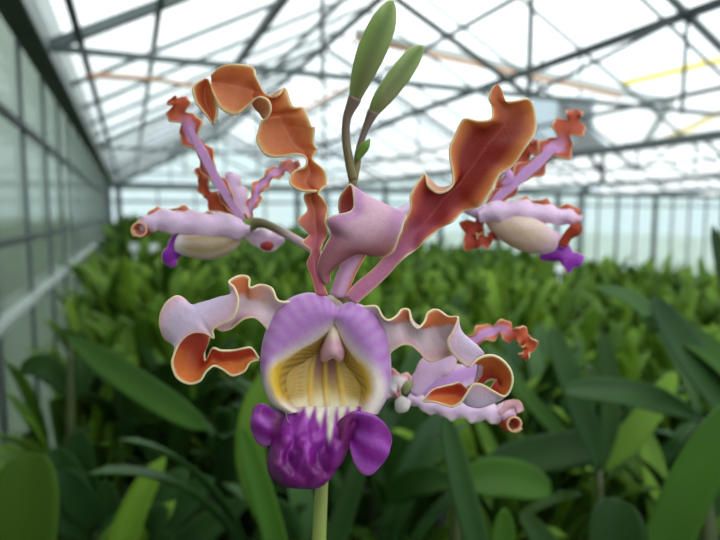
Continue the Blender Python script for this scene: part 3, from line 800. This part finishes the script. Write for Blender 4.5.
# --- round leaved plant at the lower left
rx = W(110, 560, .95); cx, cy = rx.x, rx.y; hero_xy.append((cx, cy))
root = empty('round_leaved_plant', (cx, cy, BZ), 'low bushy plant with rounded bluish green leaves, lower left', 'potted plant')
o = pot_bag(.05, .11); o.v = [v+Vector((cx, cy, BZ)) for v in o.v]; o.build('pot', M['pot'], root, True)
for (bx, by, tx, ty, w, d) in [(85,520,52,448,34,.85),(90,520,80,428,28,.86),(95,530,60,470,30,.8),(130,560,170,510,36,.8),(140,560,215,478,34,.9),(120,560,190,470,36,.95),(100,560,130,520,30,.78),(150,580,250,500,30,.85),(90,540,40,500,30,.85),(120,560,105,480,26,.95),(150,580,175,540,36,.75)]:
    a = W(bx, by, d+.03); b = Bag(); s0 = Vector((cx, cy, BZ+.1)); b.tube([s0, s0.lerp(a, .5)+Vector((0, 0, .02)), a], [.003, .0025, .0015], 8, 3); k = b.build('branch', M['cane'], root, True)
    b = Bag(); p2 = W(tx, ty, d); leaf_add(b, a, a.lerp(p2, .5)+Vector((0, -.01, .02)), p2, w*1.15*d/F, ns=14, nm=7, up=(-FW).lerp(Vector((0, 0, 1)), .5), fold=.12, blunt=.35); b.build('leaf', M['leafblue'], root, True)

# --- the crowd
protos = []
for s_, nb, hb, ll, lw, mt in [(1, 5, .20, .27, .045, 'leaf'), (2, 6, .17, .24, .05, 'leafdark'), (3, 5, .22, .28, .036, 'leafblue'), (4, 6, .19, .25, .042, 'leaf')]:
    p = proto_plant(s_, nb, hb, ll, lw, mt); protos.append(p)
monos = []
for s_, nb, hb, ll, lw, mt in [(11, 6, .20, .27, .045, 'leaf'), (12, 7, .18, .26, .05, 'leaf'), (13, 6, .22, .28, .036, 'leaflime'), (14, 7, .19, .25, .042, 'leafdark'), (15, 7, .21, .26, .04, 'leaf')]:
    o, bg = mono_plant(s_, nb, hb, ll, lw, mt); monos.append((o, bg, mt))
spots = []
SP = .165; rnd = random.Random(3)
u = .55
while u < 11.6:
    v = -.10
    while v < 3.35:
        spots.append((u+rnd.uniform(-.05, .05), v+rnd.uniform(-.05, .05)))
        v += SP*(1 if u < 4 else 1.15)
    u += SP*(1 if u < 4 else 1.2)
def vis(u, v):
    p = G(u, v, 1.65); d = p-CAM; z = d.dot(FW)
    if z < .2: return None
    x = 360+F*d.dot(RT)/z
    return (z, x) if -140 < x < 860 else None
vs = []
for (u, v) in spots:
    r = vis(u, v)
    if r is None: continue
    p = G(u, v, BZ)
    if p.y < .5 or any((p.x-a)**2+(p.y-b_)**2 < .13**2 for a, b_ in hero_xy): continue
    vs.append((r[0], u, v, r[1]))
vs.sort()
near, mid, far = vs[:34], vs[34:296], vs[296:]
np_ = 0; used_p = set(); used_m = set()
def zscale(u, v, x, z):
    # tall by the left glass, lower towards the right-hand edge of the bench
    s = 1.0 + rnd.uniform(-.10, .10)
    if v < .25 and u > 1.0: s *= 1.12
    s *= 1 + .22*sst(3.0, 7.0, z)*sst(330, 200, x)
    return s
def fit(pts, v, s):
    """turn a plant that stands beside the glass so that its leaves stay inside"""
    best = None
    for _ in range(10):
        a = rnd.uniform(0, 6.28); rot = Matrix.Rotation(a, 3, 'Z'); e = v + s*min((rot @ p).dot(V) for p in pts[::5])
        if best is None or e > best[0]: best = (e, a)
        if e > -.26: break
    return best[1], max(0, -.265-best[0])
def mount(o, u, v, s, pts=None):
    a, dv = (rnd.uniform(0, 6.28), 0)
    if pts is not None and v < .3: a, dv = fit(pts, v, s)
    o.location = G(u, v+dv, BZ); o.rotation_euler = (0, 0, a); o.scale = (s, s, s)
def tree_pts(o):
    return [p.co.copy() for ch in C.objects if ch.parent == o for p in ch.data.vertices]
for i, (z, u, v, x) in enumerate(near):
    k = i % 4; o = protos[k] if k not in used_p else copy_tree(protos[k]); used_p.add(k)
    mount(o, u, v, zscale(u, v, x, z), tree_pts(o) if v < .3 else None)
    tag(o, 'blurred green potted orchid without flowers in the near rows on the bench', 'orchid plant', 'unflowered orchids in the near rows on the bench')
for i, (z, u, v, x) in enumerate(mid):
    k = rnd.randrange(5); o = monos[k][0] if k not in used_m else monos[k][0].copy()
    if k in used_m: C.objects.link(o)
    used_m.add(k); mount(o, u, v, zscale(u, v, x, z)*1.03, monos[k][1].v)
    tag(o, 'small blurred leafy orchid in the dense green field behind the blooms', 'orchid plant', 'leafy orchids filling the bench behind the blooms')
fb = Bag()
fv, ff = [], []
for (z, u, v, x) in far:
    bg = monos[rnd.choice((0, 1, 4))][1]; s = zscale(u, v, x, z)*1.05; a_, dv = fit(bg.v, v, s) if v < .3 else (rnd.uniform(0, 6.28), 0)
    mt_ = Matrix.Translation(G(u, v+dv, BZ)) @ Matrix.Rotation(a_, 4, 'Z') @ Matrix.Scale(s, 4)
    n = len(fv); fv += [mt_ @ p for p in bg.v]; ff += [tuple(i+n for i in f) for f in bg.f]
o = mesh_obj('orchid_foliage', fv, ff, M['leaf']); tag(o, 'far rows of green orchid leaves running to the end of the bench', 'foliage', kind='stuff')

# --- white plant labels among the leaves at the left
for x, y, d, lab in ((134, 247, 3.2, 'small white plant tag left of the hanging violet lip, the dimmer one'), (154, 248, 3.0, 'bright white plant tag just below the left bloom'), (560, 268, 3.0, 'pale plant tag under the violet tip of the right bloom')):
    p = W(x, y, d); b = Bag()
    b.box((p.x-.024, p.y, p.z-.022), (p.x+.024, p.y+.002, p.z+.022)); b.box((p.x-.004, p.y, BZ), (p.x+.004, p.y+.002, p.z-.03))
    tag(b.build('plant_tag', M['white']), lab, 'plant tag')

# ================================================================== BENCH
bench = empty('bench', G(5.6, 1.55, 0), 'long slate grey growing bench carrying all the orchid pots', 'bench')
b = Bag(); b.box((.02, -.25, BZ-.03), (11.7, 3.42, BZ), G); b.build('bench_top', M['bench'], bench)
b = Bag()
for v0 in (-.25, 3.40): b.box((.02, v0, BZ-.05), (11.7, v0+.02, BZ+.05), G)
b.build('rim', M['metal'], bench)
for u0 in (.2, 3, 6, 9, 11.5):
    for v0 in (-.2, 1.6, 3.3):
        b = Bag(); b.box((u0, v0, 0), (u0+.05, v0+.05, BZ-.03), G); b.build('leg', M['metal'], bench)

# ================================================================== GREENHOUSE SHELL
U0, U1, VL, SPAN, NS_ = -2.6, 12.0, -.28, 4.08, 5
EZ, RZ = 2.54, 3.58
VR = VL+SPAN*NS_
def struct(o, nm=None): o['kind'] = 'structure'; return o
b = Bag(); b.box((U0-6, VL-40, -.12), (60, VR+30, -.02), G); g_ = b.build('ground', M['grass']); struct(g_)
b = Bag(); b.box((U0, VL, -.02), (U1, VR, 0), G); struct(b.build('floor', M['concrete']))
# roof glass
b = Bag()
for s_ in range(NS_):
    va = VL+s_*SPAN; vm = va+SPAN/2; vb = va+SPAN
    for (a, za, c, zc) in ((va, EZ, vm, RZ), (vm, RZ, vb, EZ)):
        pts = [G(U0, a, za+.05), G(U1, a, za+.05), G(U1, c, zc+.05), G(U0, c, zc+.05)]
        b.add(pts, [(0, 1, 2, 3)])
roof = struct(b.build('ceiling', M['roof_glass']))
ROOFP = roof
def rpart(nm, bag, mat): return bag.build(nm, M[mat], roof)
def roofz(v):
    f = ((v-VL) % SPAN)/SPAN; return EZ + (RZ-EZ)*(1-abs(2*f-1))
# purlins: along the house
for s_ in range(NS_):
    for f in (.035, .10, .25, .38, .5, .62, .75, .89):
        v = VL+(s_+f)*SPAN; z = roofz(v); b = Bag(); w = .05 if f in (.5, .25, .75) else .03
        b.bar(G(U0, v, z), G(U1, v, z), w*.7, w, ); rpart('purlin', b, 'darkmetal' if f in (.035, .25, .75, .5) else 'metal')
# glazing bars, up the slope; the ones that show large are separate, the rest one mesh
small = Bag(); cnt = 0
for s_ in range(NS_):
    u = U0
    while u < U1:
        for (fa, fb_) in ((0, .5), (.5, 1)):
            va, vb = VL+(s_+fa)*SPAN, VL+(s_+fb_)*SPAN
            za, zb = (EZ, RZ) if fa == 0 else (RZ, EZ)
            p, q_ = G(u, va, za+.035), G(u, vb, zb+.035)
            if s_ < 2 and 0 < u and cnt < 60:
                b = Bag(); b.bar(p, q_, .012, .02); rpart('glazing_bar', b, 'metal'); cnt += 1
            else: small.bar(p, q_, .016, .03)
        u += .62
o = rpart('far_glazing_bar', small, 'metal'); o['kind'] = 'stuff'
# trusses across the house
for u in (2.2, 5.2, 8.2, 11.2):
    for s_ in range(NS_):
        va = VL+s_*SPAN; vm = va+SPAN/2; vb = va+SPAN
        b = Bag(); b.bar(G(u, va, EZ), G(u, vm, RZ), .03, .035); b.bar(G(u, vm, RZ), G(u, vb, EZ), .03, .035); rpart('rafter', b, 'metal')
        b = Bag(); b.bar(G(u, va, EZ+.02), G(u, vb, EZ+.02), .02, .022); rpart('tie_beam', b, 'metal')
        b = Bag()
        b.bar(G(u, vm, EZ), G(u, vm, RZ), .022)
        for f in (.25, .75):
            b.bar(G(u, vm, EZ+.02), G(u, VL+(s_+f)*SPAN, (EZ+RZ)/2), .02); b.bar(G(u, VL+(s_+f)*SPAN, EZ), G(u, VL+(s_+f)*SPAN, (EZ+RZ)/2), .016)
        rpart('truss_web', b, 'darkmetal')
# valley gutters and their posts
for s_ in range(1, NS_):
    v = VL+s_*SPAN; b = Bag(); b.box((U0, v-.04, EZ-.02), (U1, v+.04, EZ+.04), G); rpart('valley_gutter', b, 'metal')
npost = 1
for s_ in range(1, NS_):
    for u in (5.2, 8.2, 11.2):
        v = VL+s_*SPAN; b = Bag(); b.box((u-.03, v-.03, 0), (u+.03, v+.03, EZ-.04), G); struct(b.build('trim_%d' % npost, M['metal'])); npost += 1
# left wall
b = Bag(); b.add([G(U0, VL-.02, .5), G(U1, VL-.02, .5), G(U1, VL-.02, EZ), G(U0, VL-.02, EZ)], [(0, 1, 2, 3)])
wl = struct(b.build('wall_left', M['left_glass']))
b = Bag(); b.box((U0, VL-.12, 0), (U1, VL-.02, .5), G); b.build('dwarf_wall', M['concrete'], wl)
u = U0+.1
while u < U1:
    b = Bag(); th = .035 if abs(u-1.5) < .01 else .012; b.box((u-th/2, VL-.018, .5), (u+th/2, VL-.006, EZ), G); b.build('glazing_bar', M['metal'], wl); u += .5
for z, h, mt_ in ((1.93, .018, 'darkmetal'), (2.265, .02, 'darkmetal')):
    b = Bag(); b.box((U0, VL-.015, z-h/2), (U1, VL, z+h/2), G); b.build('rail', M[mt_], wl)
b = Bag(); b.box((U0, VL-.015, 1.745), (U1, VL+.02, 1.76), G); b.build('ledge', M['pale'], wl)
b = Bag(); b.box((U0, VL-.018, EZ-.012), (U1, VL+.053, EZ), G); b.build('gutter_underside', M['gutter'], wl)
b = Bag(); b.box((U0, VL-.02, EZ), (U1, VL+.053, EZ+.217), G); b.build('eaves_beam', M['pale'], wl)
# end wall
b = Bag(); b.add([G(U1, VL, .0), G(U1, VR, .0), G(U1, VR, EZ), G(U1, VL, EZ)], [(0, 1, 2, 3)])
wb = struct(b.build('wall_back', M['milky']))
for s_ in range(NS_):
    va = VL+s_*SPAN
    b = Bag(); b.add([G(U1, va, EZ), G(U1, va+SPAN, EZ), G(U1, va+SPAN/2, RZ+.03)], [(0, 1, 2)]); b.build('gable', M['milky'], wb)
    b = Bag(); b.bar(G(U1-.02, va, EZ), G(U1-.02, va+SPAN/2, RZ), .05); b.bar(G(U1-.02, va+SPAN/2, RZ), G(U1-.02, va+SPAN, EZ), .05); b.build('gable_rafter', M['metal'], wb)
b = Bag(); b.box((U1-.06, VL, EZ-.04), (U1-.01, VR, EZ+.10), G); b.build('eaves_beam', M['metal'], wb)
b = Bag(); b.box((U1-.05, VL, EZ-.30), (U1-.01, VR, EZ-.25), G); b.build('rail', M['metal'], wb)
v = VL+.1; i = 0
while v < VR:
    th = .10 if i % 5 == 0 else .03; b = Bag(); b.box((U1-.05-th/2, v-th/2, 0), (U1-.01, v+th/2, EZ), G); b.build('post' if th > .05 else 'glazing_bar', M['darkmetal' if th > .05 else 'metal'], wb); v += .72; i += 1
# heating pipe, yellow pipe, fan heater
def hangers(b, pts):
    for p in pts: b.bar(p, Vector((p.x, p.y, RZ-.4)), .006)
root = empty('overhead_pipe', G(4.2, 2.0, 3.0), 'thick pale overhead pipe with orange brown underside crossing the roof', 'pipe')
b = Bag(); A1, A2 = W(355, 33, 4.6), W(760, 122, 5.4); b.tube([A1, A1.lerp(A2, .5), A2], [.042]*3, 14, 2); b.build('pipe', M['pale'], root, True)
b = Bag(); dz = Vector((0, -.01, -.045)); b.tube([A1+dz, A1.lerp(A2, .3)+dz, A1.lerp(A2, .62)+dz], [.024]*3, 10, 2); b.build('pipe', M['copper'], root, True)
root = empty('overhead_pipe', G(5, 1, 3.0), 'thin orange brown pipe bending across the roof above the left bloom', 'pipe')
b = Bag(); b.tube([W(88, 76, 2.2), W(120, 77, 2.4), W(190, 86, 3.1), W(285, 118, 3.8)], [.012]*4, 10, 3); b.build('pipe', M['copper'], root, True)
b = Bag(); b.tube([W(285, 118, 3.8), W(324, 100, 3.8), W(366, 76, 3.7)], [.012]*3, 10, 3); b.build('pipe', M['copper'], root, True)
b = Bag(); A1, A2 = W(622, 84, 5.2), W(740, 55, 4.8); b.tube([A1, A1.lerp(A2, .5), A2], [.032]*3, 12, 2)
tag(b.build('yellow_pipe', M['yellow'], None, True), 'bright yellow painted pipe under the roof at the right', 'pipe')
hp = W(566, 122, 5.5)
root = empty('fan_heater', hp, 'blue grey hanging fan heater behind the orange petal tip', 'heater')
b = Bag(); x, y, z = hp; b.box((x-.28, y, z-.2), (x+.28, y+.4, z+.25)); b.build('casing', M['bluebox'], root)
b = Bag(); b.box((x-.08, y-.02, z-.16), (x+.24, y-.004, z+.2)); b.build('grille', M['blackgrille'], root)
for sx in (-.2, .2):
    b = Bag(); b.bar(Vector((x+sx, y+.2, z+.25)), Vector((x+sx, y+.2, z+.75)), .02); b.build('bracket', M['darkmetal'], root)
b = Bag(); b.bar(Vector((x+.2, y+.1, z-.2)), Vector((x+.45, y+.1, z-.55)), .03); b.bar(Vector((x+.45, y+.1, z-.55)), Vector((x+.15, y+.1, z-.7)), .03); b.bar(Vector((x+.42, y+.1, z-.55)), Vector((x+.42, y+.1, z-.2)), .03); b.build('duct_frame', M['darkmetal'], root)

# hedge outside the left wall
rnd = random.Random(5); hb = Bag()
n1, n2 = 90, 12; gr = []
for i in range(n1+1):
    for j in range(n2+1):
        u = -3+i*.35; z = j*.16
        gr.append(G(u, -2.3+.28*math.sin(i*1.3+j)+rnd.uniform(-.15, .15)-.5*(j/n2)**4, max(0, z+rnd.uniform(-.06, .06)-.02)))
fc = [(i*(n2+1)+j, (i+1)*(n2+1)+j, (i+1)*(n2+1)+j+1, i*(n2+1)+j+1) for i in range(n1) for j in range(n2)]
hb.add(gr, fc); back = [p-V*1.2 for p in gr]; hb.add(back, fc)
top = [gr[i*(n2+1)+n2] for i in range(n1+1)] + [back[i*(n2+1)+n2] for i in range(n1+1)]
hb.add(top, [(i, i+1, n1+2+i, n1+1+i) for i in range(n1)])
tag(hb.build('hedge', M['hedge'], None, True), 'green hedge outside seen dimly through the left glass wall', 'hedge', kind='stuff')

# ================================================================== LIGHT, WORLD, CAMERA
w = bpy.data.worlds.new('overcast'); S.world = w; w.use_nodes = True; nt = w.node_tree; nt.nodes.clear()
out = nt.nodes.new('ShaderNodeOutputWorld'); bg = nt.nodes.new('ShaderNodeBackground'); tc = nt.nodes.new('ShaderNodeTexCoord')
sp = nt.nodes.new('ShaderNodeSeparateXYZ'); rp = nt.nodes.new('ShaderNodeValToRGB')
nt.links.new(tc.outputs['Generated'], sp.inputs[0]); nt.links.new(sp.outputs[2], rp.inputs[0])
rp.color_ramp.elements[0].position = 0.; rp.color_ramp.elements[0].color = (.45, .55, .60, 1)
rp.color_ramp.elements[1].position = .35; rp.color_ramp.elements[1].color = (.97, 1., 1., 1)
nt.links.new(rp.outputs[0], bg.inputs[0]); bg.inputs[1].default_value = 2.3; nt.links.new(bg.outputs[0], out.inputs[0])
sd = bpy.data.lights.new('sun', 'SUN'); sd.energy = 1.6; sd.angle = math.radians(40); sd.color = (1, .98, .94)
so = bpy.data.objects.new('sun', sd); C.objects.link(so); so.rotation_euler = (math.radians(38), math.radians(-12), math.radians(10)); so.location = (0, 0, 8)
cd = bpy.data.cameras.new('camera'); co = bpy.data.objects.new('camera', cd); C.objects.link(co); S.camera = co
co.location = CAM; co.rotation_euler = (math.pi/2-PITCH, 0, 0); cd.lens = 28; cd.sensor_width = 36; cd.clip_start = .01; cd.clip_end = 200
cd.dof.use_dof = True; cd.dof.focus_distance = .163; cd.dof.aperture_fstop = 11.0
S.view_settings.view_transform = 'Standard'; S.view_settings.look = 'None'; S.view_settings.gamma = 1; S.view_settings.exposure = 0.0
S.cycles.use_denoising = True; S.cycles.max_bounces = 8; S.cycles.transparent_max_bounces = 16
bpy.context.view_layer.update()
